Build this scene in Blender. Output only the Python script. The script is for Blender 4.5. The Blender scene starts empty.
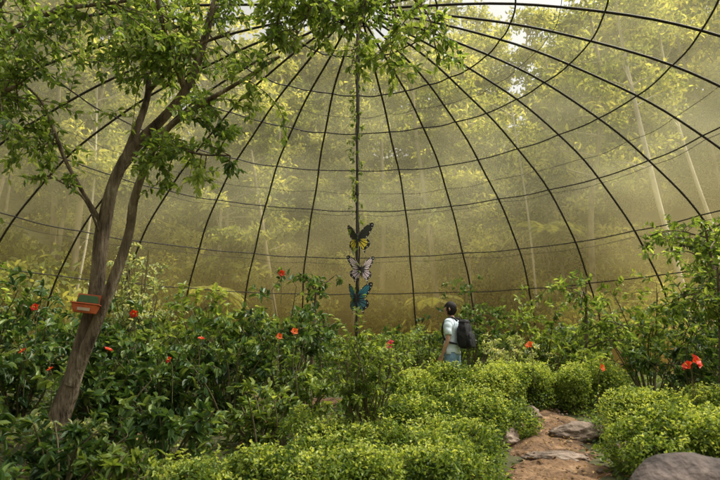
import bpy, math, numpy as np
from mathutils import Vector, Matrix, noise as mnoise
R = math.radians
rng = np.random.default_rng(7)
scene = bpy.context.scene
COL = scene.collection

# ------------------------------------------------------------------ terrain
CX, CY = -0.07, 13.0
def sm(t): t = np.clip(t, 0, 1); return t*t*(3-2*t)
def g(x, y):
    x = np.asarray(x, float); y = np.asarray(y, float)
    z = np.clip((y-1.2)/8, 0, 1)*.85 + np.clip((y-9)/8, 0, 1)*.25
    z = z + .035*np.sin(x*1.7+y*.6)+.03*np.sin(y*1.9-x*.8)
    z = z + .25*sm((-x-1.5)/3)*sm((y-2.5)/3)
    d = np.maximum(np.hypot(x-CX, y-CY)-15.2, 0)
    d = np.minimum(d, 62)
    w = .12+.88*sm((y+6+.55*np.abs(x))/34)
    z = z + .56*d*d/(d+4)*w*(1+.07*np.sin(x*.11)+.05*np.sin(y*.17+x*.05))
    return z
def gz(x, y): return float(g(x, y))

# ------------------------------------------------------------------ materials
def newmat(name):
    m = bpy.data.materials.new(name); m.use_nodes = True
    nt = m.node_tree; nt.nodes.clear()
    out = nt.nodes.new('ShaderNodeOutputMaterial')
    return m, nt, out
def N(nt, t, **kw):
    n = nt.nodes.new('ShaderNode'+t)
    for k, v in kw.items(): setattr(n, k, v)
    return n
def ramp(nt, stops):
    r = N(nt, 'ValToRGB'); e = r.color_ramp.elements
    while len(e) < len(stops): e.new(.5)
    for i, (p, c) in enumerate(stops): e[i].position = p; e[i].color = (*c, 1)
    return r
def leafmat(name, stops, trans=.35, rough=.5):
    m, nt, out = newmat(name); L = nt.links.new
    at = N(nt, 'Attribute', attribute_name='v')
    rp = ramp(nt, stops); L(at.outputs['Fac'], rp.inputs[0])
    b = N(nt, 'BsdfPrincipled'); b.inputs['Roughness'].default_value = rough
    b.inputs['Specular IOR Level'].default_value = .35
    L(rp.outputs[0], b.inputs['Base Color'])
    t = N(nt, 'BsdfTranslucent')
    hs = N(nt, 'MixRGB', blend_type='MULTIPLY'); hs.inputs[0].default_value = 1
    hs.inputs[2].default_value = (1.9, 1.7, .7, 1)
    L(rp.outputs[0], hs.inputs[1]); L(hs.outputs[0], t.inputs[0])
    mx = N(nt, 'MixShader'); mx.inputs[0].default_value = trans
    L(b.outputs[0], mx.inputs[1]); L(t.outputs[0], mx.inputs[2]); L(mx.outputs[0], out.inputs[0])
    return m
def noisemat(name, c1, c2, scale=6, rough=.9, bump=.3, stretch=(1, 1, 1), c3=None, metallic=0, spec=.3, bd=.03):
    m, nt, out = newmat(name); L = nt.links.new
    tc = N(nt, 'TexCoord'); mp = N(nt, 'Mapping'); mp.inputs['Scale'].default_value = stretch
    L(tc.outputs['Object'], mp.inputs[0])
    n1 = N(nt, 'TexNoise'); n1.inputs['Scale'].default_value = scale; n1.inputs['Detail'].default_value = 8
    n1.inputs['Roughness'].default_value = .65
    L(mp.outputs[0], n1.inputs[0])
    st = [(.34, c1), (.56, c2)] + ([(.70, c3)] if c3 else [])
    rp = ramp(nt, st); L(n1.outputs['Fac'], rp.inputs[0])
    b = N(nt, 'BsdfPrincipled'); b.inputs['Roughness'].default_value = rough
    b.inputs['Metallic'].default_value = metallic; b.inputs['Specular IOR Level'].default_value = spec
    L(rp.outputs[0], b.inputs['Base Color'])
    n2 = N(nt, 'TexNoise'); n2.inputs['Scale'].default_value = scale*4; n2.inputs['Detail'].default_value = 6
    L(mp.outputs[0], n2.inputs[0])
    bp = N(nt, 'Bump'); bp.inputs['Strength'].default_value = bump; bp.inputs['Distance'].default_value = bd
    L(n2.outputs['Fac'], bp.inputs['Height']); L(bp.outputs[0], b.inputs['Normal'])
    L(b.outputs[0], out.inputs[0])
    return m

M_hedge = leafmat('hedge_leaf', [(0, (.035, .075, .016)), (.5, (.15, .225, .04)), (1, (.46, .53, .15))], .38)
M_dark = leafmat('dark_leaf', [(0, (.018, .045, .015)), (.6, (.06, .12, .032)), (1, (.20, .28, .08))], .30, .42)
M_mid = leafmat('mid_leaf', [(0, (.04, .08, .02)), (.6, (.13, .20, .04)), (1, (.32, .40, .11))], .38, .45)
M_tree = leafmat('canopy_leaf', [(0, (.05, .10, .025)), (.6, (.16, .25, .06)), (1, (.38, .48, .16))], .45, .4)
M_pale = leafmat('pale_leaf', [(0, (.14, .20, .07)), (.6, (.32, .38, .19)), (1, (.62, .64, .46))], .4, .5)
M_forest = leafmat('forest_leaf', [(0, (.03, .05, .012)), (.45, (.15, .19, .045)), (1, (.52, .52, .19))], .45, .7)
M_bark = noisemat('bark', (.05, .036, .024), (.22, .17, .115), 11, .95, 1, (1, 1, .22), (.44, .40, .29), bd=.06)
M_barkp = noisemat('pale_bark', (.36, .31, .21), (.62, .56, .42), 3, .9, .4, (1, 1, .3))
M_barkf = noisemat('forest_bark', (.10, .08, .05), (.42, .36, .23), 1.2, .9, .4, (1, 1, .3))
M_twig = noisemat('green_stem', (.05, .06, .02), (.14, .12, .06), 12, .9, .3)
M_stone = noisemat('stone', (.08, .06, .045), (.25, .19, .15), 4, .9, 1, c3=(.42, .35, .28))
M_stone2 = noisemat('grey_boulder', (.035, .03, .028), (.13, .10, .09), 4, .8, 1, c3=(.26, .22, .19))
M_soil = noisemat('soil', (.03, .03, .014), (.08, .08, .035), 1.8, 1, .8, c3=(.07, .10, .025))
M_dirt = noisemat('path_dirt', (.06, .035, .02), (.20, .12, .065), 3.5, 1, 1, c3=(.33, .22, .13), bd=.06)
M_steel = noisemat('dark_painted_steel', (.010, .008, .006), (.03, .024, .018), 8, .6, .1)
M_red = leafmat('red_petal', [(0, (.50, .03, .015)), (1, (.72, .08, .03))], .3)
M_orange = leafmat('orange_petal', [(0, (.6, .10, .02)), (1, (.75, .20, .05))], .3)
M_pink = leafmat('pink_petal', [(0, (.6, .03, .12)), (1, (.8, .10, .25))], .3)
M_yel = noisemat('stamen', (.6, .45, .05), (.7, .55, .1), 10)

# ------------------------------------------------------------------ mesh builder (quads)
def nrmz(a): return a/np.maximum(np.linalg.norm(a, axis=-1, keepdims=True), 1e-9)
class MB:
    def __init__(s): s.V=[]; s.F=[]; s.M=[]; s.A=[]; s.n=0
    def add(s, V, F, m, a):
        s.V.append(np.asarray(V, float)); F = np.asarray(F, int); s.F.append(F+s.n)
        s.M.append(np.full(len(F), m)); s.A.append(np.broadcast_to(np.asarray(a, float), (len(F),)))
        s.n += len(V)
    def tube(s, pts, rad, sides=6, m=0, a=.5, wob=0.):
        pts = np.asarray(pts, float); n = len(pts); rad = np.broadcast_to(np.asarray(rad, float), (n,))
        t = nrmz(np.gradient(pts, axis=0))
        ref = np.array([1., 0, 0]) if abs(t[0][0]) < .8 else np.array([0, 1., 0])
        u = nrmz(np.cross(t, np.cross(ref, t)) + 1e-9); w = np.cross(t, u)
        an = np.arange(sides)*2*math.pi/sides
        rr = rad[:, None]*(1+wob*np.sin(an*2+np.arange(n)[:, None]*.7)+wob*rng.uniform(-1, 1, (n, sides)))
        V = pts[:, None]+rr[..., None]*(np.cos(an)[None, :, None]*u[:, None]+np.sin(an)[None, :, None]*w[:, None])
        i = np.arange(n-1)[:, None]*sides; j = np.arange(sides)[None]; k = (j+1) % sides
        F = np.stack([i+j, i+k, i+sides+k, i+sides+j], -1).reshape(-1, 4)
        s.add(V.reshape(-1, 3), F, m, a)
    def leaves(s, p, d, nn, L, W, a, m=1, fold=.25, droop=.15):
        n = len(p); L = np.broadcast_to(L, (n,))[:, None]; W = np.broadcast_to(W, (n,))[:, None]
        d = nrmz(d); sd = nrmz(np.cross(d, nn)); nn = np.cross(sd, d)
        up = nn*W*fold
        V = np.stack([p, p+d*L*.3+sd*W*.48+up, p+d*L*.7+sd*W*.38+up-nn*L*droop*.4, p+d*L-nn*L*droop,
                      p+d*L*.7-sd*W*.38+up-nn*L*droop*.4, p+d*L*.3-sd*W*.48+up], 1).reshape(-1, 3)
        b = np.arange(n)[:, None]*6
        F = np.concatenate([b+[0, 1, 2, 3], b+[0, 3, 4, 5]], 0)
        a = np.broadcast_to(a, (n,)); s.add(V, F, m, np.concatenate([a, a]))
    def mesh(s, name, mats, smooth=False):
        V = np.concatenate(s.V); F = np.concatenate(s.F); me = bpy.data.meshes.new(name)
        me.vertices.add(len(V)); me.vertices.foreach_set('co', V.ravel())
        me.loops.add(len(F)*4); me.loops.foreach_set('vertex_index', F.ravel().astype(np.int32))
        me.polygons.add(len(F)); me.polygons.foreach_set('loop_start', (np.arange(len(F))*4).astype(np.int32))
        me.polygons.foreach_set('loop_total', np.full(len(F), 4, np.int32))
        for m in mats: me.materials.append(m)
        M = np.concatenate(s.M).astype(np.int32)
        me.polygons.foreach_set('material_index', M)
        me.polygons.foreach_set('use_smooth', (M == 0) | smooth)
        me.update(calc_edges=True)
        at = me.attributes.new('v', 'FLOAT', 'FACE'); at.data.foreach_set('value', np.clip(np.concatenate(s.A), 0, 1).astype(np.float32))
        return me
    def obj(s, name, mats, smooth=False, parent=None):
        o = bpy.data.objects.new(name, s.mesh(name, mats, smooth)); COL.objects.link(o)
        if parent: o.parent = parent
        return o
def empty(name, loc=(0, 0, 0)):
    e = bpy.data.objects.new(name, None); e.location = loc; COL.objects.link(e); return e
def spline(P, n=6):
    P = np.asarray(P, float); Q = np.vstack([2*P[0]-P[1], P, 2*P[-1]-P[-2]]); out = []
    for i in range(1, len(Q)-2):
        for t in np.linspace(0, 1, n, endpoint=False):
            a, b, c, d = Q[i-1:i+3]
            out.append(.5*((2*b)+(c-a)*t+(2*a-5*b+4*c-d)*t*t+(-a+3*b-3*c+d)*t**3))
    out.append(P[-1]); return np.array(out)
def rv(n): return rng.normal(size=(n, 3))

def blob(mb, c, r, n, L, W, m=1, base=.45, up=.5, inner=.5, zmin=None):
    d = nrmz(rv(n)); ph = rng.uniform(0, 6, 3)
    lump = np.sin(d[:, 0]*4+ph[0])+np.sin(d[:, 1]*5+ph[1])+np.sin(d[:, 2]*4+ph[2])
    rad = (inner+(1-inner)*rng.random(n)**.5)*(1+.12*lump)
    p = np.asarray(c)+d*rad[:, None]*np.asarray(r)
    ld = nrmz(d*.6+nrmz(rv(n))*.9+np.array([0, 0, .15]))
    nn = nrmz(d*.5+np.array([0, 0, up])+nrmz(rv(n))*.6)
    a = base+rng.normal(0, .2, n)+.1*rng.normal()
    mb.leaves(p, ld, nn, L*rng.uniform(.6, 1.3, n), W*rng.uniform(.6, 1.2, n), a, m)

def twig(mb, p, d, ln, nl, L, W, r=.006, droop=.25, base=.5, m=1, spread=.8, sub=0):
    """a thin leafy shoot: alternate leaves along its length and a rosette at the tip"""
    d = nrmz(np.asarray(d, float)); q = [np.asarray(p, float)]
    dd = d.copy()
    for i in range(4):
        dd = nrmz(dd+rng.normal(0, .14, 3)+np.array([0, 0, -droop*.3])); q.append(q[-1]+dd*ln/4)
    q = spline(q, 2); mb.tube(q, np.linspace(r, r*.4, len(q)), 4, 0)
    t = rng.uniform(.15, 1, nl)*(len(q)-1); i = np.minimum(t.astype(int), len(q)-2); f = (t-i)[:, None]
    pp = q[i]*(1-f)+q[i+1]*f; tg = nrmz(q[i+1]-q[i])
    side = nrmz(np.cross(tg, rv(nl))); ld = nrmz(tg*.5+side*spread+np.array([0, 0, .05-droop*.8]))
    nn = nrmz(np.array([0, 0, 1.])+rv(nl)*.35)
    mb.leaves(pp, ld, nn, L*rng.uniform(.6, 1.2, nl), W*rng.uniform(.65, 1.15, nl), base+.15*(t/len(q)-.4)+rng.normal(0, .22, nl), m)
    for k in range(sub):
        j = rng.integers(2, len(q)-1)
        twig(mb, q[j], nrmz(tg[0]*.6+nrmz(rng.normal(size=3))*.9), ln*.55, nl//2, L, W, r*.6, droop, base, m, spread)
    return q

def shrub(name, x, y, h, spread, nst=9, L=.11, W=.06, nl=14, leaf=None, tw=5, base=.5, droop=.3, z0=None):
    mb = MB(); z = gz(x, y) if z0 is None else z0
    b0 = base
    for s in range(nst):
        an = rng.uniform(0, 6.283); rr = spread*math.sqrt(rng.random()); hh = h*rng.uniform(.6, 1.0)*(1-.25*(rr/spread)**2)
        e = np.array([x+rr*math.cos(an), y+rr*math.sin(an), z+hh])
        b = np.array([x+.12*rr*math.cos(an), y+.12*rr*math.sin(an), z-.05])
        midp = b*.5+e*.5+np.array([0, 0, .08*h])+rng.normal(0, .05, 3)
        q = spline([b, midp, e], 5); mb.tube(q, np.linspace(.016, .006, len(q)), 5, 0)
        base = b0+rng.normal(0, .13)
        for k in range(tw):
            t = rng.integers(2, len(q)-1) if k else len(q)-1
            dr = nrmz(np.array([rng.normal(), rng.normal(), rng.uniform(.2, 1.1)]))
            twig(mb, q[t], dr, h*.22*rng.uniform(.6, 1.3), nl, L, W, .005, droop, base+.12*(t > len(q)-3))
    return mb.obj(name, [M_twig, leaf or M_dark])

# ------------------------------------------------------------------ ground
def axis(lo, hi, a, b, step, nout):
    return np.unique(np.concatenate([-np.geomspace(1, 1+a-lo, nout)[::-1]+1+a, np.arange(a, b, step), np.geomspace(1, 1+hi-b, nout)-1+b]))
xs = axis(-500, 500, -16, 16, .2, 60); ys = axis(-500, 600, -4, 28, .2, 70)
X, Y = np.meshgrid(xs, ys); nx, ny = len(xs), len(ys)
mb = MB(); V = np.stack([X, Y, g(X, Y)], -1).reshape(-1, 3)
I = (np.arange(ny-1)[:, None]*nx+np.arange(nx-1)[None]).ravel()
mb.add(V, np.stack([I, I+1, I+nx+1, I+nx], -1), 0, .5); mb.obj('ground', [M_soil], True)

# path
pc = spline([(1.55, 2.6, 0), (1.75, 4.2, 0), (1.9, 5.6, 0), (2.25, 7.0, 0), (2.65, 8.2, 0), (2.5, 9.3, 0), (1.5, 9.6, 0), (.2, 9.9, 0), (-2, 10.5, 0)], 24)
tn = nrmz(np.gradient(pc, axis=0)); sd = np.stack([-tn[:, 1], tn[:, 0], 0*tn[:, 0]], -1)
nw = 33; V = []
for i, p in enumerate(pc):
    w = .42+.08*math.sin(i*.4)+.04*rng.normal()
    for j in range(nw):
        s = (j/(nw-1)*2-1); q = p+sd[i]*w*s; v_ = Vector((q[0], q[1], 0))
        V.append((q[0], q[1], gz(q[0], q[1])+.045-.055*abs(s)**3+.05*mnoise.noise(v_*3.5)+.03*mnoise.noise(v_*9)+.008*rng.random()))
I = (np.arange(len(pc)-1)[:, None]*nw+np.arange(nw-1)[None]).ravel()
mb = MB(); mb.add(V, np.stack([I, I+1, I+nw+1, I+nw], -1), 0, .5); mb.obj('dirt_path', [M_dirt], True)
def offpath(x, y, w=.45):
    return np.min(np.hypot(pc[:, 0][None]-np.atleast_1d(x)[:, None], pc[:, 1][None]-np.atleast_1d(y)[:, None]), 1) > w

# rocks
def rock(name, loc, size, mat, seed, rot=0, sub=4):
    bpy.ops.mesh.primitive_ico_sphere_add(subdivisions=sub+1, radius=1, location=loc); o = bpy.context.object; o.name = name
    off = Vector((seed*3.1, seed*1.7, seed))
    for v in o.data.vertices:
        n = v.co.normalized(); f = 1+.30*mnoise.noise(n*1.1+off)+.16*mnoise.noise(n*2.7+off)+.06*mnoise.noise(n*7+off)+.025*mnoise.noise(n*18+off)
        c = n*f; c.z = math.copysign(abs(c.z)**1.1, c.z); v.co = Vector((c.x*size[0], c.y*size[1], c.z*size[2]))
    o.rotation_euler = (0, 0, rot); o.data.materials.append(mat)
    for p in o.data.polygons: p.use_smooth = True
    return o
rock('boulder', (2.30, 3.40, .38), (1.1, .5, .68), M_stone2, 1.3, .25)
rock('boulder', (2.72, 7.3, gz(2.72, 7.3)+.06), (.36, .2, .13), M_stone, 4.2, .1)
rock('boulder', (3.0, 6.75, gz(3, 6.75)+.02), (.2, .14, .09), M_stone, 9.2, .8)
rock('boulder', (2.35, 8.1, gz(2.35, 8.1)+.06), (.16, .12, .13), M_stone, 6.7)
rock('boulder', (1.72, 7.0, gz(1.72, 7.0)+.05), (.17, .13, .13), M_stone, 5.1)
rock('boulder', (-.45, 6.9, gz(-.45, 6.9)+.13), (.22, .16, .15), M_stone, 2.1)
rock('boulder', (-.75, 6.5, gz(-.75, 6.5)+.1), (.2, .14, .12), M_stone, 8.1)
rock('stepping_stone', (1.95, 5.2, gz(1.95, 5.2)+.03), (.36, .14, .08), M_stone, 7.7, .1)
rock('stepping_stone', (2.1, 6.3, gz(2.1, 6.3)+.03), (.3, .12, .07), M_stone, 3.7, -.2)
rock('stepping_stone', (1.85, 4.6, gz(1.85, 4.6)+.03), (.3, .14, .08), M_stone2, 2.7, -.2)
mb = MB()
for k in range(260):
    i = rng.integers(0, len(pc)); q = pc[i]+sd[i]*rng.uniform(-.48, .48); s = rng.uniform(.008, .04)*rng.random()**.5
    z = gz(q[0], q[1])+.045
    mb.tube([(q[0], q[1], z-s*.4), (q[0]+s*.1, q[1], z+s*.1), (q[0], q[1], z+s*.55)], [s*.8, s, s*.25], 6, 0, .5, .2)
mb.obj('path_pebbles', [M_stone])

# ------------------------------------------------------------------ dome
H, RR, ZE = 8.9, 14.0, 1.6
def prof(r): return ZE+H*math.sqrt(max(0, 1-(r/RR)**2))
dome = empty('butterfly_dome_aviary', (0, 0, 0))
mb = MB()
ths = np.linspace(0, math.pi/2, 40)
for k in range(32):
    ph = k*2*math.pi/32
    pts = [(CX+RR*math.sin(t)*math.sin(ph), CY+RR*math.sin(t)*math.cos(ph), ZE+H*math.cos(t)) for t in ths[1:]]
    pts.append((CX+RR*math.sin(ph), CY+RR*math.cos(ph), gz(CX+RR*math.sin(ph), CY+RR*math.cos(ph))-.3))
    pts = np.array(pts); ii = np.arange(len(pts)); of = .035*np.sin(ii*.33+k*1.9)+.015*np.sin(ii*.9+k)
    pts[:, 0] += of*math.cos(ph); pts[:, 1] -= of*math.sin(ph)
    mb.tube(pts, .033, 8)
mb.obj('ribs', [M_steel], parent=dome)
mb = MB()
def ringz(r, z, rad, wav=.025):
    an = np.linspace(0, 2*math.pi, 257); dz = wav*np.sin(an*7+r)+wav*.5*np.sin(an*23+r*2)-wav*.8*np.abs(np.sin(an*16))
    mb.tube(np.stack([CX+r*np.sin(an), CY+r*np.cos(an), z+dz-wav], -1), rad, 7)
for r in (.7, 2.1, 4, 6, 8, 10, 12, 13.15): ringz(r-.05, prof(r)-.02, .022)
ringz(RR, 1.45, .035)
mb.obj('hoops', [M_steel], parent=dome)
mb = MB()
for r in (5.0, 9.1, 10.12, 12.15): ringz(r-.03, prof(r)-.03, .008, .05)
mb.obj('cables', [M_steel], parent=dome)
# netting
m, nt, out = newmat('shade_netting'); L = nt.links.new
tc = N(nt, 'TexCoord'); sx = N(nt, 'SeparateXYZ'); L(tc.outputs['Object'], sx.inputs[0])
nz = N(nt, 'TexNoise'); nz.inputs['Scale'].default_value = .35; nz.inputs['Detail'].default_value = 5; L(tc.outputs['Object'], nz.inputs[0])
nz2 = N(nt, 'TexNoise'); nz2.inputs['Scale'].default_value = 30; nz2.inputs['Detail'].default_value = 3; L(tc.outputs['Object'], nz2.inputs[0])
mr = N(nt, 'MapRange'); mr.inputs[1].default_value = 1; mr.inputs[2].default_value = 10.5; mr.inputs[3].default_value = .33; mr.inputs[4].default_value = .11
L(sx.outputs['Z'], mr.inputs[0])
a1 = N(nt, 'Math', operation='MULTIPLY_ADD'); a1.inputs[1].default_value = .3; L(nz.outputs['Fac'], a1.inputs[0]); L(mr.outputs[0], a1.inputs[2])
a2 = N(nt, 'Math', operation='MULTIPLY_ADD'); a2.inputs[1].default_value = .10; L(nz2.outputs['Fac'], a2.inputs[0]); L(a1.outputs[0], a2.inputs[2])
a3 = N(nt, 'Math', operation='SUBTRACT', use_clamp=True); a3.inputs[1].default_value = .20; L(a2.outputs[0], a3.inputs[0])
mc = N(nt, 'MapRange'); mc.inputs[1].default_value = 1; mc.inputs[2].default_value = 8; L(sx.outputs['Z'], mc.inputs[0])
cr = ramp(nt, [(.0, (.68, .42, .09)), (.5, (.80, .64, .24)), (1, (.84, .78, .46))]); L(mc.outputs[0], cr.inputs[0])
df = N(nt, 'BsdfDiffuse'); tl = N(nt, 'BsdfTranslucent'); L(cr.outputs[0], df.inputs[0]); L(cr.outputs[0], tl.inputs[0])
ms = N(nt, 'MixShader'); ms.inputs[0].default_value = .6; L(df.outputs[0], ms.inputs[1]); L(tl.outputs[0], ms.inputs[2])
tp = N(nt, 'BsdfTransparent'); m2 = N(nt, 'MixShader')
L(a3.outputs[0], m2.inputs[0]); L(tp.outputs[0], m2.inputs[1]); L(ms.outputs[0], m2.inputs[2]); L(m2.outputs[0], out.inputs[0])
M_net = m
mb = MB(); na = 192; nt_ = 48; V = []
for i in range(nt_+1):
    t = .005+(math.pi/2-.005)*i/nt_
    for j in range(na):
        ph = j*2*math.pi/na; r = (RR+.05)*math.sin(t); V.append((CX+r*math.sin(ph), CY+r*math.cos(ph), ZE+(H+.05)*math.cos(t)))
for j in range(na):
    ph = j*2*math.pi/na; x_, y_ = CX+(RR+.05)*math.sin(ph), CY+(RR+.05)*math.cos(ph); V.append((x_, y_, gz(x_, y_)-.1))
F = [(i*na+j, i*na+(j+1) % na, (i+1)*na+(j+1) % na, (i+1)*na+j) for i in range(nt_+1) for j in range(na)]
mb.add(V, F, 0, .5); mb.obj('netting', [M_net], True, parent=dome)

# centre pole with climbing vine
mb = MB(); mb.tube([(CX, CY, gz(CX, CY)-.2), (CX, CY, 6), (CX, CY, prof(0))], .03, 10)
for z in (3.2, 5.5, 7.6): mb.tube([(CX, CY, z), (CX, CY, z+.06)], .05, 10)
mb.tube([(CX, CY, 10.25), (CX, CY, 10.55)], .22, 16)
mb.obj('centre_pole', [M_steel], parent=dome)
mb = MB(); zz = np.linspace(gz(CX, CY), 10.0, 110)
q = np.stack([CX+.05*np.cos(zz*4), CY+.05*np.sin(zz*4), zz], -1); mb.tube(q, .010, 5)
for z in zz:
    if z < 5 and rng.random() < .5: continue
    an = rng.uniform(0, 6.28); twig(mb, (CX+.05*math.cos(an), CY+.05*math.sin(an), z), (math.cos(an), math.sin(an), .2), rng.uniform(.05, .2), 3 if z < 5 else 7, .10, .05, .004, .5)
mb.obj('climbing_vine', [M_twig, M_mid])

# ------------------------------------------------------------------ butterflies
def plain(name, c, rough=.5, spec=.3): return noisemat(name, tuple(v*.85 for v in c), tuple(min(1, v*1.1) for v in c), 14, rough, .05, spec=spec)
M_blk = plain('wing_black', (.012, .011, .012))
M_wht = plain('spot_white', (.75, .72, .62))
def butterfly(name, loc, size, cf, ch, rot, fold=.35, tilt=0):
    root = empty(name, loc)
    fore = [(0.02, .05), (.16, .30), (.42, .50), (.52, .48), (.50, .36), (.40, .18), (.30, .03), (.03, -.02)]
    hind = [(.03, -.01), (.28, .0), (.40, -.10), (.38, -.24), (.27, -.34), (.24, -.46), (.18, -.36), (.08, -.28), (.02, -.15)]
    mf = plain(name+'_fore', cf); mh = plain(name+'_hind', ch)
    V = []; F = []; MI = []
    def poly(pts, z, mi, s):
        b = len(V); 
        for (x, y) in pts: V.append((s*x*math.cos(fold), abs(x)*math.sin(fold)+z, y))
        F.append(tuple(range(b, b+len(pts)))); MI.append(mi)
    for s in (1, -1):
        for out_, mi, rt in ((fore, 1, (.03, .03)), (hind, 2, (.03, -.03))):
            o = np.array(out_); c = o.mean(0)
            oo = np.vstack([spline(np.vstack([np.append(o, np.zeros((len(o), 1)), 1)]), 4)[:, :2]])
            poly(oo, 0, 0, s)
            r0 = np.array(rt); idx = np.linspace(3, len(oo)-4, 7).astype(int)
            for a, b in zip(idx[:-1], idx[1:]):
                seg = oo[a:b+1]; cc = seg.mean(0)
                seg = cc+(seg-cc)*.78; ins = r0+(seg-r0)*.80; st = r0+(cc-r0)*.22
                for zz_ in (-.006, .006): poly(list(ins)+[tuple(st)], zz_, mi, s)
                sp = r0+(cc-r0)*.92; an = np.linspace(0, 6.283, 9)[:8]
                for zz_ in (-.006, .006): poly([(sp[0]+.016*math.cos(t), sp[1]+.016*math.sin(t)) for t in an], zz_, 3, s)
    me = bpy.data.meshes.new('wings'); me.from_pydata(V, [], F)
    for mm in (M_blk, mf, mh, M_wht): me.materials.append(mm)
    me.polygons.foreach_set('material_index', MI); me.update()
    w = bpy.data.objects.new('wings', me); COL.objects.link(w); w.parent = root
    b = MB(); b.tube([(0, 0, -.30), (0, 0, -.2), (0, 0, -.08), (0, 0, 0), (0, 0, .06), (0, 0, .1), (0, 0, .13), (0, 0, .15)], [.004, .022, .028, .02, .034, .022, .026, .006], 10)
    for s in (1, -1): b.tube(spline([(0, 0, .14), (s*.05, -.01, .24), (s*.11, -.02, .32)], 4), [.004]*8+[.009], 5)
    b.tube([(0, 0, 0), (0, .12, 0)], .008, 6)
    b.obj('body', [M_blk], parent=root)
    root.scale = (size,)*3; root.rotation_euler = (tilt, 0, rot)
    return root
butterfly('yellow_butterfly_ornament', (CX, CY-.12, 4.40), .76, (.03, .035, .02), (.75, .62, .06), R(-25), .5)
butterfly('white_butterfly_ornament', (CX+.1, CY-.12, 3.66), .66, (.62, .52, .52), (.55, .45, .5), R(12), .25)
butterfly('blue_butterfly_ornament', (CX-.03, CY-.12, 2.98), .76, (.04, .22, .30), (.05, .16, .2), R(-30), .6)

# ------------------------------------------------------------------ forest
def forest_tree(kind):
    mb = MB(); h = rng.uniform(16, 20); bend = rng.normal(0, .8, 2)
    q = spline([(0, 0, -1), (bend[0]*.5, bend[1]*.3, h*.35), (bend[0]*.2, bend[1], h*.7), (bend[0], bend[1], h)], 6)
    r0 = rng.uniform(.11, .2); mb.tube(q, np.linspace(r0, .05, len(q)), 7, 0, .5, .05)
    if kind == 0:
        for k in range(32):
            t = rng.uniform(.38, 1); i = min(int(t*(len(q)-1)), len(q)-1); p = q[i]; ln = (1.1-t)*3.4+.8
            an = rng.uniform(0, 6.28); e = p+np.array([math.cos(an)*ln, math.sin(an)*ln, rng.uniform(-.2, .8)])
            mb.tube([p, (p+e)/2+[0, 0, .15], e], [.045, .03, .012], 4)
            for f in (.6, 1): blob(mb, p+(e-p)*f, (.85, .85, .35), 42, .36, .16, base=.5+.8*(rng.random()-.5), inner=.1)
    else:
        for k in range(24):
            t = rng.uniform(.2, .98); i = min(int(t*(len(q)-1)), len(q)-1); p = q[i]; ln = rng.uniform(1, 3.6)*(1.2-t*.6)
            an = rng.uniform(0, 6.28); e = p+np.array([math.cos(an)*ln, math.sin(an)*ln, rng.uniform(.3, 1.8)])
            mb.tube([p, (p+e)/2+[0, 0, .1], e], [.06, .04, .02], 4)
            blob(mb, e, (1.2, 1.2, .55), 120, .42, .22, base=.5+.9*(rng.random()-.5), inner=.15)
    return mb.mesh('forest_tree', [M_barkf, M_forest])
TM = [forest_tree(0) for _ in range(4)]+[forest_tree(1) for _ in range(4)]
BM = []
for k in range(4):
    mb = MB(); mb.tube([(0, 0, -.5), (0, 0, .5), (0, 0, 1.6)], [.08, .06, .03], 5)
    for j in range(7): blob(mb, (rng.normal(0, .9), rng.normal(0, .9), rng.uniform(.3, 2.2)), (1, 1, .6), 130, .32, .17, base=.5+.35*rng.normal(), inner=.3)
    BM.append(mb.mesh('undergrowth', [M_barkf, M_forest]))
fr = empty('forest_trees'); ur = empty('hillside_undergrowth')
def inst(me, x, y, s, par, sz=1.0):
    o = bpy.data.objects.new(me.name.split('.')[0]+'_part', me); COL.objects.link(o); o.parent = par
    o.location = (x, y, gz(x, y)-.1); o.rotation_euler = (rng.normal(0, .06), rng.normal(0, .06), rng.uniform(0, 6.28)); o.scale = (s, s, s*sz)
cnt = 0
while cnt < 225:
    u = rng.uniform(-1.1, 1.1); y = 29+rng.random()**1.1*52; x = u*y
    if math.hypot(x-CX, y-CY) < 18.5: continue
    s = rng.uniform(.7, 1.15)*(1.2 if y > 42 else 1)
    if .27 < x/y < .40: 
        if y > 52: continue
        s *= .82
    inst(TM[rng.integers(0, 8)], x, y, s, fr); cnt += 1
for k in range(26):
    an = rng.uniform(0, 6.28); r = rng.uniform(21, 40); x, y = CX+r*math.cos(an), CY+r*math.sin(an)
    if y > 22 or (x > 0 and y < 16): continue
    inst(TM[rng.integers(0, 8)], x, y, rng.uniform(.6, .9), fr)
cnt = 0
while cnt < 430:
    u = rng.uniform(-1.1, 1.1); y = 20+rng.random()**1.3*60; x = u*y
    if math.hypot(x-CX, y-CY) < 16.8: continue
    inst(BM[rng.integers(0, 4)], x, y, rng.uniform(.5, 1.4)*(1+.3*(y > 45)), ur); cnt += 1

def pale_tree(pts, r, crown):
    mb = MB(); q = spline(pts, 6); mb.tube(q, np.linspace(r, r*.45, len(q)), 8, 0, .5, .05)
    for k in range(16):
        i = rng.integers(int(len(q)*.55), len(q)); an = rng.uniform(0, 6.28); e = q[i]+np.array([math.cos(an), math.sin(an), .5])*rng.uniform(.6, crown)
        mb.tube([q[i], (q[i]+e)/2+[0, 0, .1], e], [.04, .025, .01], 4); blob(mb, e, (.8, .8, .5), 80, .24, .13, base=.6, inner=.1)
    mb.obj('slender_pale_tree', [M_barkp, M_forest])
pale_tree([(13.3, 22, gz(13.3, 22)-.3), (12.6, 22, 5.2), (12.1, 22, 8.5), (11.5, 22, 13.8), (11.3, 22, 17)], .14, 1.6)
pale_tree([(16.4, 24, gz(16.4, 24)-.3), (15.7, 24, 6.5), (14.6, 24, 12), (14.2, 24, 17)], .11, 1.8)
pale_tree([(9.2, 29, gz(9.2, 29)-.3), (9.0, 29, 9), (8.4, 29, 16)], .07, 1.5)
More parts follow.
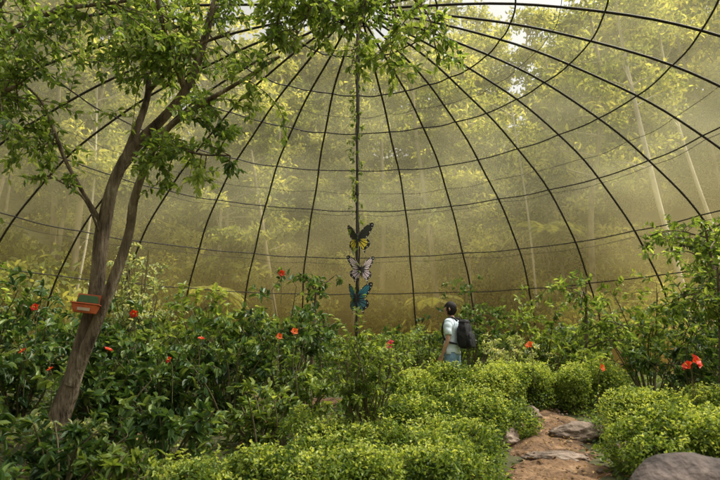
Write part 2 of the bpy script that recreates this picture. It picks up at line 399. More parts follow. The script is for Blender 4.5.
pale_tree([(-13.5, 26, gz(-13.5, 26)-.3), (-12.9, 26, 9), (-13.4, 26, 17)], .07, 1.8)

def fern(name, x, y, ztop, fl, n=13):
    mb = MB(); z = gz(x, y); q = spline([(x, y, z-.2), (x+.1, y, (z+ztop)/2), (x, y, ztop)], 5); mb.tube(q, np.linspace(.12, .08, len(q)), 7, 0, .5, .15)
    for k in range(n):
        an = k*6.283/n+rng.uniform(-.2, .2); t = np.linspace(0, 1, 16)[:, None]
        hd = np.array([math.cos(an), math.sin(an), 0]); up0 = rng.uniform(.25, .75)
        c = np.array([x, y, ztop])+hd*fl*t+np.array([0, 0, 1.])*fl*(up0*t-.75*t*t)
        mb.tube(c, np.linspace(.018, .005, 16), 4, 0)
        tt = np.repeat(np.linspace(.1, 1, 30), 2); p = np.stack([np.interp(tt, t[:, 0], c[:, i]) for i in range(3)], -1)
        s = np.tile([1, -1], 30)[:, None]; side = np.cross(hd, [0, 0, 1.])[None]*s
        ln = fl*.26*np.sin(np.clip(tt, .08, .97)*math.pi)**.6
        mb.leaves(p, side+hd*.45+np.array([0, 0, -.25]), np.tile([[0, 0, 1.]], (60, 1)), ln, fl*.045, .65+rng.normal(0, .15, 60), 1)
    mb.obj(name, [M_bark, M_forest if y > 20 else M_tree])
fern('tree_fern', 10.3, 30.5, 8.6, 2.4, 15); fern('tree_fern', 3.8, 28.6, 4.5, 1.8, 15); fern('tree_fern', -7.5, 28.5, 5.0, 1.8, 15)

# ------------------------------------------------------------------ left tree
mb = MB()
def limb(pts, r0, r1, sides=10, wob=.06):
    q = spline(pts, 7); mb.tube(q, np.linspace(r0, r1, len(q))**1.0, sides, 0, .5, wob); return q
zb = gz(-3.1, 6)
A = limb([(-3.22, 6, zb-.15), (-3.12, 6, zb+.25), (-2.98, 6, 1.45), (-2.84, 6, 2.23), (-2.84, 6.03, 3.04), (-2.66, 6, 3.81), (-2.03, 6, 4.67), (-1.75, 6, 5.85), (-1.6, 6, 7.0)], .118, .028, 14, .05)
B = limb([(-2.98, 5.95, 1.35), (-2.68, 5.9, 2.2), (-2.50, 5.9, 2.9), (-2.42, 5.8, 3.35), (-2.2, 5.75, 3.95), (-1.85, 5.6, 4.2), (-1.3, 5.5, 4.5), (-.85, 5.4, 4.75)], .065, .014, 12, .05)
C = limb([(-2.66, 6, 3.81), (-2.5, 6.1, 4.7), (-2.7, 6.2, 5.3), (-2.8, 6.2, 6.2)], .045, .02)
D = limb([(-2.84, 6.03, 3.04), (-3.2, 5.8, 3.7), (-3.5, 5.6, 4.4), (-4.1, 5.5, 4.7)], .025, .010)
E = limb([(-2.03, 6, 4.67), (-2.2, 5.7, 5.2), (-2.35, 5.4, 6.0)], .04, .018)
F_ = limb([(-1.75, 6, 5.85), (-1.1, 5.9, 6.0), (-.3, 5.8, 6.0), (.5, 5.7, 5.75)], .04, .012)
F2 = limb([(-1.2, 5.9, 5.98), (-.7, 5.6, 5.7), (-.4, 5.5, 5.4)], .018, .008)
G = limb([(-2.2, 5.75, 3.95), (-1.7, 5.5, 3.7), (-1.3, 5.3, 3.6)], .018, .008)
K = limb([(-2.5, 6.1, 4.7), (-2.0, 5.9, 5.1), (-1.5, 5.8, 5.3)], .025, .01)
G2 = limb([(-2.84, 6.03, 2.9), (-2.95, 5.7, 3.3), (-3.3, 5.5, 3.5)], .014, .006)
for an in (0.3, 1.8, 3.2, 4.6):
    limb([(-3.12, 6, zb+.3), (-3.17+.2*math.cos(an), 6+.2*math.sin(an), zb+.05), (-3.2+.42*math.cos(an), 6+.42*math.sin(an), gz(-3.2, 6)-.08)], .07, .03, 7)
def foliage(q, i0, n, ln, nl=22, L_=.085, W_=.042, bias=(0, 0, 0), droop=.25, base=.5, sub=2):
    for k in range(n):
        i = rng.integers(int(len(q)*i0), len(q)); d = nrmz(rng.normal(size=3))*.8+np.asarray(bias)
        twig(mb, q[i], d, ln*rng.uniform(.6, 1.3), nl, L_, W_, .007, droop, base+rng.normal(0, .15), sub=sub)
foliage(A, .80, 26, .8, bias=(.1, -.2, .1)); foliage(B, .55, 20, .55, bias=(.2, 0, -.2)); foliage(C, .45, 22, .8)
foliage(D, .45, 14, .6, bias=(-.3, 0, .1)); foliage(E, .3, 22, .8, bias=(0, -.3, 0)); foliage(F_, .35, 30, .6, bias=(.1, 0, -.2)); foliage(G, .2, 14, .4, bias=(0, 0, -.3))
foliage(F2, .3, 14, .5); foliage(K, .3, 16, .6); foliage(G2, .5, 3, .3)
for (a, b, c) in [((-.5, 5.8, 6.0), (-.5, 5.6, 5.6), (-.75, 5.5, 4.9)), ((0, 5.8, 5.95), (.05, 5.6, 5.5), (-.1, 5.5, 4.65)), ((.2, 5.75, 5.85), (.4, 5.6, 5.4), (.3, 5.5, 4.7)), ((.5, 5.7, 5.75), (.75, 5.6, 5.4), (.85, 5.6, 4.85)), ((-.8, 5.9, 6.0), (-.9, 5.6, 5.4), (-.95, 5.5, 5.0))]:
    q = limb([a, b, c], .014, .005, 5); foliage(q, .25, 14, .40, 16, .09, .045, (.0, 0, -.1), .3, base=.6, sub=1)
mb.obj('garden_tree', [M_bark, M_tree])

mb = MB()
q1 = limb([(-5.6, 5.6, gz(-5.6, 5.6)-.2), (-5.5, 5.6, 2.2), (-5.0, 5.5, 3.6), (-4.3, 5.4, 4.6), (-3.7, 5.3, 5.6)], .12, .03)
q2 = limb([(-5.0, 5.5, 3.6), (-4.2, 5.2, 3.95), (-3.4, 5.1, 4.25)], .05, .015)
q3 = limb([(-5.25, 5.5, 3.0), (-4.4, 5.4, 3.2), (-3.8, 5.3, 3.3)], .04, .015)
q4 = limb([(-4.3, 5.4, 4.6), (-3.3, 5.2, 5.1), (-2.4, 5.1, 5.2)], .04, .015)
for q, n in ((q1, 34), (q2, 34), (q3, 6), (q4, 28)): foliage(q, .4, n, .7, 24, .085, .04)
mb.obj('garden_tree', [M_bark, M_tree])

# ------------------------------------------------------------------ shrubs inside the dome
S = [
 ('hibiscus_shrub', -5.2, 8.0, 1.9, .9, 14, .13, .07, 14, M_dark, 6), ('hibiscus_shrub', -4.2, 7.2, 1.35, .8, 13, .12, .065, 14, M_dark, 6),
 ('hibiscus_shrub', -3.4, 8.2, 1.5, .8, 13, .13, .07, 14, M_dark, 6), ('hibiscus_shrub', -2.5, 7.4, 1.25, .75, 14, .12, .065, 14, M_dark, 6),
 ('hibiscus_shrub', -1.65, 7.6, 1.5, .75, 14, .12, .065, 15, M_dark, 6), ('hibiscus_shrub', -1.15, 8.8, 2.0, .75, 13, .12, .07, 14, M_dark, 6),
 ('hibiscus_shrub', -2.2, 9.2, 1.9, .9, 14, .13, .07, 14, M_mid, 6), ('hibiscus_shrub', -3.9, 10.0, 1.7, 1.1, 14, .13, .07, 14, M_mid, 6),
 ('hibiscus_shrub', -6.6, 9.6, 1.9, 1.2, 15, .13, .07, 14, M_mid, 6), ('hibiscus_shrub', -8.2, 12.0, 2.0, 1.3, 15, .14, .08, 14, M_dark, 6),
 ('hibiscus_shrub', -5.6, 12.5, 1.6, 1.3, 15, .14, .08, 14, M_dark, 6), ('hibiscus_shrub', -2.8, 13.0, 1.3, 1.2, 14, .14, .08, 14, M_mid, 6),
 ('white_leaved_shrub', -3.6, 9.2, 2.5, .6, 14, .08, .04, 20, M_pale, 7), ('white_leaved_shrub', -5.0, 7.2, 1.7, .5, 9, .08, .04, 16, M_pale, 5),
 ('white_leaved_shrub', -2.9, 5.7, .6, .4, 8, .09, .035, 12, M_pale, 5),
 ('broadleaf_plant', -3.5, 5.0, .75, .6, 12, .14, .07, 12, M_dark, 5), ('broadleaf_plant', -2.6, 5.2, .7, .55, 12, .11, .05, 14, M_dark, 5),
 ('broadleaf_plant', -1.9, 5.7, .8, .55, 12, .12, .065, 12, M_dark, 5), ('broadleaf_plant', -2.3, 4.2, .5, .5, 12, .10, .05, 12, M_dark, 5),
 ('broadleaf_plant', -3.1, 4.1, .55, .5, 12, .12, .06, 12, M_dark, 5), ('broadleaf_plant', -4.5, 5.6, 1.1, .7, 12, .14, .07, 12, M_dark, 6),
 ('broadleaf_plant', -1.1, 6.5, .7, .5, 12, .10, .05, 12, M_mid, 5), ('broadleaf_plant', -2.9, 6.6, 1.0, .6, 12, .13, .07, 12, M_dark, 6),
 ('broadleaf_plant', -.7, 7.8, .9, .5, 10, .10, .055, 12, M_mid, 5), ('broadleaf_plant', -2.0, 4.9, .5, .45, 11, .10, .05, 12, M_mid, 5),
 ('slender_shrub', .05, 6.6, 1.5, .44, 15, .075, .034, 20, M_mid, 7), ('slender_shrub', .1, 9.5, 1.3, .6, 11, .09, .045, 14, M_mid, 5),
 ('slender_shrub', .9, 11.2, 1.2, .7, 12, .09, .045, 14, M_mid, 5), ('slender_shrub', -.8, 11.0, 1.3, .8, 12, .09, .045, 14, M_dark, 5),
 ('slender_shrub', 1.6, 13.2, 1.4, .7, 13, .10, .05, 14, M_mid, 6), ('hibiscus_shrub', 2.0, 19, 1.6, 1.3, 14, .14, .08, 14, M_mid, 6), ('hibiscus_shrub', 2.6, 16.3, 1.5, 1.1, 14, .14, .08, 14, M_mid, 6),
 ('hibiscus_shrub', 2.5, 13.2, 2.5, .9, 13, .13, .07, 14, M_dark, 6), ('white_leaved_shrub', 2.7, 10.6, 1.3, .65, 13, .08, .035, 18, M_pale, 6),
 ('hibiscus_shrub', 4.0, 12.4, 2.0, 1.0, 14, .13, .07, 14, M_mid, 6), ('hibiscus_shrub', 3.5, 9.6, 1.0, .6, 12, .11, .05, 14, M_mid, 5),
 ('hibiscus_shrub', 5.6, 11.2, 2.3, 1.1, 15, .13, .07, 14, M_mid, 6), ('hibiscus_shrub', 5.0, 8.8, 1.3, .8, 14, .11, .06, 14, M_dark, 6),
 ('hibiscus_shrub', 7.4, 12.4, 2.4, 1.2, 15, .13, .07, 14, M_dark, 6), ('hibiscus_shrub', 9.0, 14.5, 2.2, 1.3, 15, .13, .07, 14, M_dark, 6),
 ('hibiscus_shrub', 5.5, 15.2, 1.8, 1.3, 15, .14, .08, 14, M_mid, 6), ('hibiscus_shrub', 1.2, 16, 1.5, 1.2, 14, .14, .08, 14, M_dark, 6),
 ('hibiscus_shrub', -1.8, 17.5, 1.5, 1.3, 14, .15, .08, 14, M_dark, 6), ('hibiscus_shrub', 7.5, 18.5, 1.9, 1.5, 14, .15, .08, 14, M_dark, 6),
 ('hibiscus_shrub', -6.5, 17, 1.9, 1.5, 14, .15, .08, 14, M_dark, 6), ('hibiscus_shrub', 4.0, 20, 1.8, 1.6, 14, .16, .09, 14, M_dark, 6),
 ('hibiscus_shrub', -4, 21, 1.6, 1.6, 14, .16, .09, 14, M_mid, 6), ('hibiscus_shrub', .3, 22, 1.6, 1.6, 14, .16, .09, 14, M_mid, 6),
]
for (nm, x, y, h, sp, ns, L_, W_, nl, mt, tw) in S:
    shrub(nm, x, y, h, sp, ns, L_, W_, nl, mt, tw)

def small_tree(x, y, h, crown, mat, lean=(0, 0), n=26, L_=.11, W_=.055, nm='small_garden_tree'):
    global mb
    mb = MB(); z = gz(x, y)
    q = limb([(x, y, z-.1), (x+lean[0]*.4, y, z+h*.35), (x+lean[0]*.8, y+lean[1], z+h*.7), (x+lean[0], y+lean[1], z+h*.95)], .045, .015, 7)
    for k in range(8):
        i = rng.integers(int(len(q)*.4), len(q)); an = rng.uniform(0, 6.28); rr = crown*rng.uniform(.5, 1)
        b = limb([q[i], q[i]+np.array([rr*.5*math.cos(an), rr*.5*math.sin(an), .15]), q[i]+np.array([rr*math.cos(an), rr*math.sin(an), rng.uniform(-.05, .35)])], .015, .006, 5)
        foliage(b, .3, max(3, n//5), .35, 14, L_, W_, sub=0)
    foliage(q, .6, n//3, .35, 14, L_, W_, sub=0)
    mb.obj(nm, [M_bark, mat])
small_tree(4.9, 7.9, 2.3, .85, M_mid, (.2, 0), 30); small_tree(6.0, 9.0, 3.0, 1.0, M_tree, (-.3, 0), 36)
small_tree(4.1, 10.6, 2.2, .9, M_tree, (.2, 0), 28); small_tree(6.6, 10.2, 3.4, 1.2, M_mid, (-.2, 0), 42)
small_tree(-.9, 10.2, 2.3, .7, M_dark, (.1, 0), 20)
small_tree(-6.3, 8.0, 2.3, .9, M_tree, (.1, 0), 20)

# ------------------------------------------------------------------ clipped hedges
def hedge(name, pts, w, h, n, L_=.038, W_=.024, base=.50, dens=1050):
    mb = MB(); q = spline(pts, 8)
    for k in range(n):
        t = (k+rng.random())/n*(len(q)-1); i = min(int(t), len(q)-2); p = q[i]+(q[i+1]-q[i])*(t-i)
        x = p[0]+rng.uniform(-w, w); y = p[1]+rng.uniform(-w, w)
        r = rng.uniform(.2, .32); z = gz(x, y)
        hh = h*rng.uniform(.72, 1.08)
        mb.tube([(x, y, z-.02), (x+.02, y, z+hh*.5), (x-.03, y+.02, z+hh*.8)], [.01, .008, .004], 4)
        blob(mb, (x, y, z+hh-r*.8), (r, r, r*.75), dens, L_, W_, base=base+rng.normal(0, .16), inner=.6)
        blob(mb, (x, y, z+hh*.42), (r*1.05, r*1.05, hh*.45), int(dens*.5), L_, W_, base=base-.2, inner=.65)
        for s in range(9):
            a_ = rng.uniform(0, 6.28); rr_ = r*rng.random(); 
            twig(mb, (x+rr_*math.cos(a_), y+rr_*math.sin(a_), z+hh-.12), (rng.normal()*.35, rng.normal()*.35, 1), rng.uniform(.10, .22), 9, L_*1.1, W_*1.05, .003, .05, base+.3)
    return mb.obj(name, [M_twig, M_hedge])
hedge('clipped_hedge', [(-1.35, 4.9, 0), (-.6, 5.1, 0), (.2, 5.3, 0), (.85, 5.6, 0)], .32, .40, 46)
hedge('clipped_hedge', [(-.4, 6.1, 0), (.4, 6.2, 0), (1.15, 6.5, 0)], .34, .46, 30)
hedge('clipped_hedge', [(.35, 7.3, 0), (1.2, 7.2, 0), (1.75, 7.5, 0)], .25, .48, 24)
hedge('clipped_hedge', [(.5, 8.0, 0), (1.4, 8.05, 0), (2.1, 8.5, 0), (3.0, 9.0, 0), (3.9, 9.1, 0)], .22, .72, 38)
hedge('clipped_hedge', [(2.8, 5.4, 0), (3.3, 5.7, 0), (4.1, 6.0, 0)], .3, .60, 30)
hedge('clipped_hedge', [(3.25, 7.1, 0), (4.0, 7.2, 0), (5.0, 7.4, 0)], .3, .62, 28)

# ------------------------------------------------------------------ ground cover and litter
mb = MB(); n = 75000
x = rng.uniform(-9, 8, n); y = 2.5+rng.random(n)**1.3*20
k = offpath(x, y, .42+.12*rng.random(n)) & (np.hypot(x-CX, y-CY) < 13.7); x = x[k]; y = y[k]; n = len(x)
cl = np.sin(x*2.3+np.sin(y*1.7)*2)+np.sin(y*2.9+x)
p = np.stack([x, y, g(x, y)+rng.random(n)*(.05+.07*np.clip(cl, 0, 2))], -1)
mb.leaves(p, rv(n)*[1, 1, .5]+[0, 0, .35], nrmz(rv(n)*.5+[0, 0, 1.]), rng.uniform(.04, .11, n), rng.uniform(.02, .05, n), .4+.12*cl+rng.normal(0, .15, n), 0)
mb.obj('ground_cover_plants', [M_mid])
M_lit = leafmat('dry_leaf', [(0, (.08, .04, .02)), (.5, (.20, .12, .05)), (1, (.42, .30, .13))], .1, .8)
mb = MB(); n = 5000; x = rng.uniform(-4, 5.5, n); y = rng.uniform(2.5, 11, n)
mb.leaves(np.stack([x, y, g(x, y)+.06+rng.random(n)*.02], -1), rv(n)*[1, 1, .15], nrmz(rv(n)*.3+[0, 0, 1.]), rng.uniform(.025, .07, n), rng.uniform(.012, .035, n), rng.random(n), 0)
mb.obj('leaf_litter', [M_lit])

# ------------------------------------------------------------------ flowers
def flower(loc, mat, s=.075, name='hibiscus_flower', face=(0, -1, .5)):
    s *= .50
    mb = MB(); f = nrmz(np.array(face, float)+rng.normal(0, .5, 3)); u = nrmz(np.cross(f, [0, 0, 1.])); w = np.cross(u, f); c = np.array(loc, float)
    for ring, (nn_, sc, op) in enumerate(((5, 1., .45), (5, .75, .8))):
        an = np.arange(nn_)*6.283/nn_+ring*.6; d = np.cos(an)[:, None]*u+np.sin(an)[:, None]*w
        mb.leaves(np.tile(c, (nn_, 1))+d*.008, d+f*op, np.tile(f, (nn_, 1)), s*1.25*sc, s*1.3*sc, rng.random(nn_), 1, .12, .25)
    mb.tube([c, c+f*s*.6, c+f*s*1.0], [.004, .004, .008], 6, 2)
    mb.tube(spline([c-f*.01, c-f*.06-[0, 0, .08], c-f*.09-[0, 0, .45]], 4), .005, 5, 0)
    mb.obj(name, [M_twig, mat, M_yel])
for (x, y, z, mt, s) in [(-4.05, 7.0, 2.24, M_red, .08), (-2.85, 7.1, 2.17, M_red, .08), (-3.0, 6.8, 1.72, M_red, .08), (-.82, 7.1, 1.95, M_orange, .07),
    (.37, 6.9, 1.78, M_pink, .10), (2.35, 7.9, 1.80, M_orange, .10), (4.1, 7.0, 1.58, M_red, .15), (3.97, 6.95, 1.53, M_red, .11),
    (3.2, 7.6, 1.50, M_orange, .08), (-1.2, 8.5, 2.90, M_red, .08), (-3.9, 6.6, 1.70, M_red, .07), (-4.15, 6.3, 1.72, M_red, .07), (-3.7, 5.5, 1.05, M_red, .06),
    (-.98, 6.9, 1.88, M_orange, .06), (-3.45, 6.4, 1.5, M_red, .06), (-1.9, 6.8, 1.85, M_red, .06), (-2.2, 6.6, 1.6, M_red, .06)]:
    flower((x, y, z), mt, s)

# ------------------------------------------------------------------ orange feeder box strapped to the tree
def box(name, verts, mat, par, bev=.006):
    me = bpy.data.meshes.new(name); me.from_pydata(verts, [], [(0, 3, 2, 1), (4, 5, 6, 7), (0, 1, 5, 4), (1, 2, 6, 5), (2, 3, 7, 6), (3, 0, 4, 7)])
    me.materials.append(mat); o = bpy.data.objects.new(name, me); COL.objects.link(o); o.parent = par
    b = o.modifiers.new('b', 'BEVEL'); b.width = bev; b.segments = 3
    return o
def bx(w0, d0, w1, d1, z0, z1, oy=0): return [(-w0, -d0+oy, z0), (w0, -d0+oy, z0), (w0, d0+oy, z0), (-w0, d0+oy, z0), (-w1, -d1+oy, z1), (w1, -d1+oy, z1), (w1, d1+oy, z1), (-w1, d1+oy, z1)]
fb = empty('feeder_box', (-2.82, 5.76, 2.07)); fb.rotation_euler = (0, R(6), R(12))
M_or = noisemat('weathered_orange_plastic', (.38, .09, .04), (.58, .14, .05), 9, .7, .1); M_gr = plain('green_lid', (.06, .15, .07), .7); M_cr = plain('cream_label', (.45, .36, .25), .7)
box('tray', bx(.10, .055, .125, .075, 0, .085), M_or, fb); box('rim', bx(.135, .085, .135, .085, .087, .10), M_or, fb)
box('back_board', bx(.12, .008, .11, .008, .102, .20, .07), M_or, fb, .003); box('lid', bx(.11, .012, .09, .012, .11, .185, .045), M_gr, fb, .004)
box('label', bx(.06, .002, .06, .002, .02, .05, -.072), M_cr, fb, .001)
s_ = MB(); s_.tube([(.14*math.cos(t)*.8, .19+.13*math.sin(t), .06) for t in np.linspace(0, 6.283, 20)], .006, 5); s_.obj('strap', [M_steel], parent=fb)

# ------------------------------------------------------------------ person
pr = empty('person_with_backpack', (1.42, 8.75, gz(1.42, 8.75)))
PV = []; PE = []; PR = []; LAB = []
def pv(co, r, par=None, lab='t'):
    PV.append(co); PR.append(r if isinstance(r, tuple) else (r, r)); i = len(PV)-1
    if par is not None: PE.append((par, i)); LAB.append(lab)
    return i
pel = pv((0, 0, .93), (.145, .105)); bel = pv((0, .01, 1.06), (.125, .095), pel); ch = pv((0, 0, 1.23), (.145, .10), bel); uc = pv((0, -.01, 1.34), (.125, .085), ch)
nb = pv((0, -.005, 1.425), .052, uc, 'n'); n2_ = pv((0, .012, 1.50), .047, nb, 'n')
for s in (1, -1):
    sh = pv((s*.155, -.01, 1.355), .052, uc, 's'); ua = pv((s*.19, -.015, 1.24), .044, sh, 's'); el = pv((s*.215, -.02, 1.09), .035, ua, 'a')
    fa = pv((s*.215, .03, .98), .033, el, 'a'); wr = pv((s*.205, .085, .865), .023, fa, 'a'); pa = pv((s*.20, .105, .82), (.018, .034), wr, 'a'); pk = pv((s*.20, .12, .785), (.014, .036), pa, 'a')
    for k, (dy, ln) in enumerate(((.028, .062), (.010, .072), (-.009, .067), (-.026, .052))):
        a = pv((s*.199, .122+dy, .765), .0085, pk, 'a'); b = pv((s*.193, .130+dy*1.05, .765-ln*.5), .008, a, 'a'); pv((s*.180, .132+dy*1.05, .765-ln), .0068, b, 'a')
    t1 = pv((s*.190, .145, .825), .010, pa, 'a'); t2 = pv((s*.182, .165, .795), .0095, t1, 'a'); pv((s*.176, .172, .768), .008, t2, 'a')
    hp = pv((s*.085, 0, .86), .092, pel, 'l'); mt_ = pv((s*.095, .01, .66), .075, hp, 'l'); kn = pv((s*.10, .015, .48), .056, mt_, 'l'); cf = pv((s*.10, -.015, .32), .052, kn, 'l'); ak = pv((s*.10, -.02, .10), .036, cf, 'l')
    he = pv((s*.10, -.03, .045), .036, ak, 'f'); pv((s*.115, .13, .032), (.038, .028), he, 'f')
me = bpy.data.meshes.new('body'); me.from_pydata(PV, PE, []); bo = bpy.data.objects.new('body_src', me); COL.objects.link(bo)
sk = bo.modifiers.new('skin', 'SKIN'); sk.use_smooth_shade = True
for i, r in enumerate(PR): me.skin_vertices[0].data[i].radius = r
me.skin_vertices[0].data[0].use_root = True
sb = bo.modifiers.new('s', 'SUBSURF'); sb.levels = 2; sb.render_levels = 2
bpy.context.view_layer.update(); dg = bpy.context.evaluated_depsgraph_get()
bm_ = bpy.data.meshes.new_from_object(bo.evaluated_get(dg)); bpy.data.objects.remove(bo)
bm_.name = 'body'
M_skin = noisemat('skin', (.42, .25, .17), (.50, .30, .21), 6, .55, .05); M_shirt = noisemat('light_blue_shirt', (.56, .70, .80), (.66, .79, .88), 5, .85, .3)
M_jean = noisemat('blue_jeans', (.14, .26, .42), (.22, .36, .52), 20, .9, .3); M_hair = noisemat('black_hair', (.006, .005, .005), (.02, .015, .012), 30, .45, .5, (1, 1, .2))
M_pack = noisemat('black_backpack_fabric', (.008, .008, .010), (.022, .022, .026), 25, .75, .4); M_shoe = plain('shoe', (.05, .05, .06), .7)
bo = bpy.data.objects.new('body', bm_); COL.objects.link(bo); bo.parent = pr; bm_.materials.clear(); bm_.materials.append(M_skin)
for p in bm_.polygons: p.use_smooth = True; p.material_index = 0
VV = np.empty(len(bm_.vertices)*3); bm_.vertices.foreach_get('co', VV); VV = VV.reshape(-1, 3)
NN = np.array([v.normal[:] for v in bm_.vertices])
P_ = np.array(PV); dist = []
for (a, b) in PE:
    A_, B_ = P_[a], P_[b]; t = np.clip(((VV-A_)@(B_-A_))/max(((B_-A_)@(B_-A_)), 1e-9), 0, 1)
    dist.append(np.linalg.norm(VV-(A_+t[:, None]*(B_-A_)), axis=1)-.5*(PR[a][0]+PR[b][0]))
lab = np.array(LAB)[np.argmin(np.array(dist), 0)]
def shell(name, keep, off, mat, wr=.004, flare=None):
    vs = VV+NN*off
    vs = vs+NN*(wr*(np.sin(VV[:, 2]*55+VV[:, 0]*40)+np.sin(VV[:, 0]*60-VV[:, 2]*38+VV[:, 1]*45)))[:, None]*.5
    if flare is not None: vs = flare(vs)
    fs = [tuple(p.vertices) for p in bm_.polygons if all(keep[v] for v in p.vertices)]
    used = sorted({v for f in fs for v in f}); mp = {v: i for i, v in enumerate(used)}
    me = bpy.data.meshes.new(name); me.from_pydata([tuple(vs[v]) for v in used], [], [tuple(mp[v] for v in f) for f in fs]); me.materials.append(mat)
    for p in me.polygons: p.use_smooth = True
    o = bpy.data.objects.new(name, me); COL.objects.link(o); o.parent = pr
    so = o.modifiers.new('s', 'SOLIDIFY'); so.thickness = .004; so.offset = 1
    return o
z = VV[:, 2]
def fl(v):
    v = v.copy(); k = (np.abs(v[:, 0]) < .19) & (v[:, 2] < 1.15); f = (1.15-v[k, 2])*.16+1; v[k, 0] *= f; v[k, 1] *= f; return v
shell('shirt', (((lab == 't') | (lab == 'l')) & (z > .86) & (z < 1.42)) | ((lab == 's') & (z > 1.15)) | ((lab == 'n') & (z < 1.425)) | ((lab == 'a') & (z > 1.15)), .014, M_shirt, .008, fl)
shell('jeans', ((lab == 'l') | (lab == 't')) & (z < 1.0) & (z > .07), .009, M_jean, .005)
shell('shoes', ((lab == 'f') | (lab == 'l')) & (z < .10), .008, M_shoe, 0)
# head
bpy.ops.mesh.primitive_uv_sphere_add(segments=48, ring_count=32, radius=1); hd = bpy.context.object; hd.name = 'head'
def gs(v, c, s): return math.exp(-((v-Vector(c)).length/s)**2)
for v in hd.data.vertices:
    c = v.co.copy(); x_, y_, z_ = c
    w = .075*(1-.20*max(0, -z_)**1.5); fx, fy, fz = x_*w, y_*.093, z_*.112
    if z_ < 0 and y_ > 0: fy *= 1-.10*(-z_)
    if z_ < -.2 and y_ < 0: fy *= 1-.45*(-z_-.2)
    if y_ > .3:
        fy -= .010*gs(c, (.38, .9, .08), .22)+.010*gs(c, (-.38, .9, .08), .22)
        fy += .020*gs(c, (0, .97, -.16), .16)+.010*gs(c, (0, 1, 0), .12)
        fy += .006*gs(c, (0, .85, -.48), .13)-.005*gs(c, (0, .9, -.38), .07)+.006*gs(c, (0, .6, -.82), .25)
    v.co = (fx, fy, fz)
for p in hd.data.polygons: p.use_smooth = True
hd.data.materials.append(M_skin)
hroot = empty('head_joint', (0, .018, 1.575)); hroot.parent = pr; hroot.rotation_euler = (R(12), 0, R(8)); hd.parent = hroot
M_eye = plain('eye', (.6, .58, .55), .2); M_iris = plain('iris', (.02, .012, .01), .2); M_lip = plain('lips', (.35, .12, .10), .5)
for s in (1, -1):
    for nm, r_, dy, mt_ in (('eye', .0125, 0, M_eye), ('iris', .006, .0085, M_iris)):
        bpy.ops.mesh.primitive_uv_sphere_add(segments=16, ring_count=10, radius=r_, location=(s*.028, .073+dy, .008)); e = bpy.context.object; e.name = nm; e.data.materials.append(mt_); e.parent = hroot
    m_ = MB(); t = np.linspace(0, 1, 14)
    m_.tube([(s*(.073+.012*math.sin(a*3.1)), -.005-.02*math.sin(a*6.2-.3)*.5-.012*a, -.028+.055*a) for a in t], .004+.007*np.sin(t*3.14)**.6, 8); m_.obj('ear', [M_skin], parent=hroot)
    m_ = MB(); m_.tube([(s*.014, .089, .026), (s*.03, .087, .031), (s*.044, .077, .026)], [.002, .003, .001], 6); m_.obj('eyebrow', [M_hair], parent=hroot)
m_ = MB(); m_.tube(spline([(-.022, .078, -.055), (0, .090, -.053), (.022, .078, -.055)], 5), .0045, 6); m_.obj('mouth', [M_lip], parent=hroot)
mh = MB(); n = 1500
for k in range(n):
    th = rng.uniform(0, 6.28); st = rng.random()
    p0 = Vector((math.sin(th)*.6*st, math.cos(th)*.5*st-.15, 1)).normalized()
    front = math.cos(th) > .45
    end = (.35 if front else (-.55 if math.cos(th) < .2 else -.15))+rng.normal(0, .1)
    e = Vector((math.sin(th), math.cos(th), 0)).normalized()*math.sqrt(max(0, 1-end*end)); e.z = end
    pts = []
    for t in (0, .33, .66, 1):
        d = p0.lerp(e, t).normalized(); k_ = 1.07+.07*rng.random(); sag = 1-.3*max(0, -d.z)*(d.y < 0)
        pts.append((d.x*.076*k_, d.y*.094*k_*sag, d.z*.115*k_))
    mh.tube(pts, [.003, .0045, .004, .0015], 4)
mh.obj('hair', [M_hair], parent=hroot)
# backpack
def rbox(name, sx_, sy_, sz_, loc, mat, bev, bulge=.0, rotx=0):
    bpy.ops.mesh.primitive_cube_add(size=1); o = bpy.context.object; o.name = name
    b = o.modifiers.new('sub', 'SUBSURF'); b.levels = 4; b.subdivision_type = 'SIMPLE'
    bpy.context.view_layer.update(); me = bpy.data.meshes.new_from_object(o.evaluated_get(bpy.context.evaluated_depsgraph_get())); o.modifiers.clear(); o.data = me
    for v in me.vertices:
        c = v.co*2; e = bev
        r = (abs(c.x)**e+abs(c.y)**e+abs(c.z)**e)**(1/e); m_ = max(abs(c.x), abs(c.y), abs(c.z)); c = c*(m_/r if r else 1)
        taper = 1-.16*max(0, c.z)
        wn = mnoise.noise(Vector((c.x*2+sx_*9, c.y*2, c.z*3)))*.09
        v.co = (c.x*sx_/2*taper*(1+wn), c.y*sy_/2*taper*(1+wn*2), c.z*sz_/2)
    for p in me.polygons: p.use_smooth = True
    me.materials.append(mat); o.location = loc; o.rotation_euler = (rotx, 0, 0); o.parent = pr; return o
rbox('backpack_main', .30, .19, .44, (0, -.215, 1.17), M_pack, 3.6); rbox('backpack_front_pocket', .23, .09, .24, (0, -.315, 1.08), M_pack, 3.4)
rbox('backpack_top_flap', .23, .15, .08, (0, -.215, 1.365), M_pack, 3)
M_zip = plain('zip_grey', (.10, .10, .11), .4)
zp = MB(); zp.tube(spline([(-.11, -.335, 1.12), (-.10, -.345, 1.20), (0, -.345, 1.215), (.10, -.345, 1.20), (.11, -.335, 1.12)], 4), .003, 5)
zp.obj('backpack_zip', [M_zip], parent=pr)
zp = MB(); zp.tube(spline([(-.03, -.14, 1.39), (-.025, -.15, 1.44), (.025, -.15, 1.44), (.03, -.14, 1.39)], 4), .007, 6)
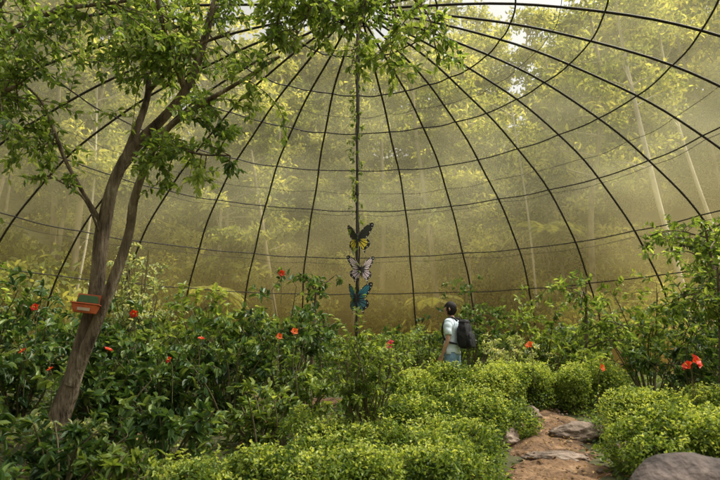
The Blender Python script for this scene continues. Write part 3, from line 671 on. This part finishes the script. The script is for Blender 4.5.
for s in (1, -1):
    zp.tube(spline([(s*.085, -.13, 1.38), (s*.095, -.06, 1.435), (s*.10, .03, 1.425), (s*.115, .105, 1.32), (s*.135, .105, 1.18), (s*.155, .03, 1.07), (s*.14, -.14, 1.02)], 5), .015, 8)
zp.obj('backpack_straps', [M_pack], parent=pr)
pr.rotation_euler = (0, 0, R(58)); pr.scale = (.97, .97, .97)

# ------------------------------------------------------------------ world, sun, camera
w = bpy.data.worlds.new('World'); scene.world = w; w.use_nodes = True; nt = w.node_tree; nt.nodes.clear(); L = nt.links.new
SAZ, SEL = R(82), R(62)
sky = N(nt, 'TexSky'); sky.sky_type = 'NISHITA'; sky.sun_disc = False; sky.sun_elevation = SEL; sky.sun_rotation = SAZ; sky.dust_density = 9; sky.air_density = 1.3
hs = N(nt, 'HueSaturation'); hs.inputs['Saturation'].default_value = .12; hs.inputs['Value'].default_value = 1.3; L(sky.outputs[0], hs.inputs['Color'])
bg = N(nt, 'Background'); bg.inputs[1].default_value = .15; L(hs.outputs[0], bg.inputs[0])
ow = N(nt, 'OutputWorld'); L(bg.outputs[0], ow.inputs[0])
ld = bpy.data.lights.new('sun', 'SUN'); ld.energy = 5.0; ld.angle = R(22); ld.color = (1, .92, .74)
so = bpy.data.objects.new('sun', ld); COL.objects.link(so)
dv = Vector((math.sin(SAZ)*math.cos(SEL), math.cos(SAZ)*math.cos(SEL), math.sin(SEL)))
so.rotation_euler = dv.to_track_quat('Z', 'Y').to_euler(); so.location = (0, 0, 40)
cd = bpy.data.cameras.new('camera'); cam = bpy.data.objects.new('camera', cd); COL.objects.link(cam); cd.lens = 28; cd.sensor_width = 36; cd.clip_end = 2000; cd.clip_start = .05
cam.location = (0, 0, 1.6); cam.rotation_euler = (R(90+12.1), 0, 0); scene.camera = cam
cd.dof.use_dof = True; cd.dof.focus_distance = 8.5; cd.dof.aperture_fstop = 2.2
scene.view_settings.view_transform = 'Standard'; scene.view_settings.look = 'None'; scene.view_settings.exposure = 0
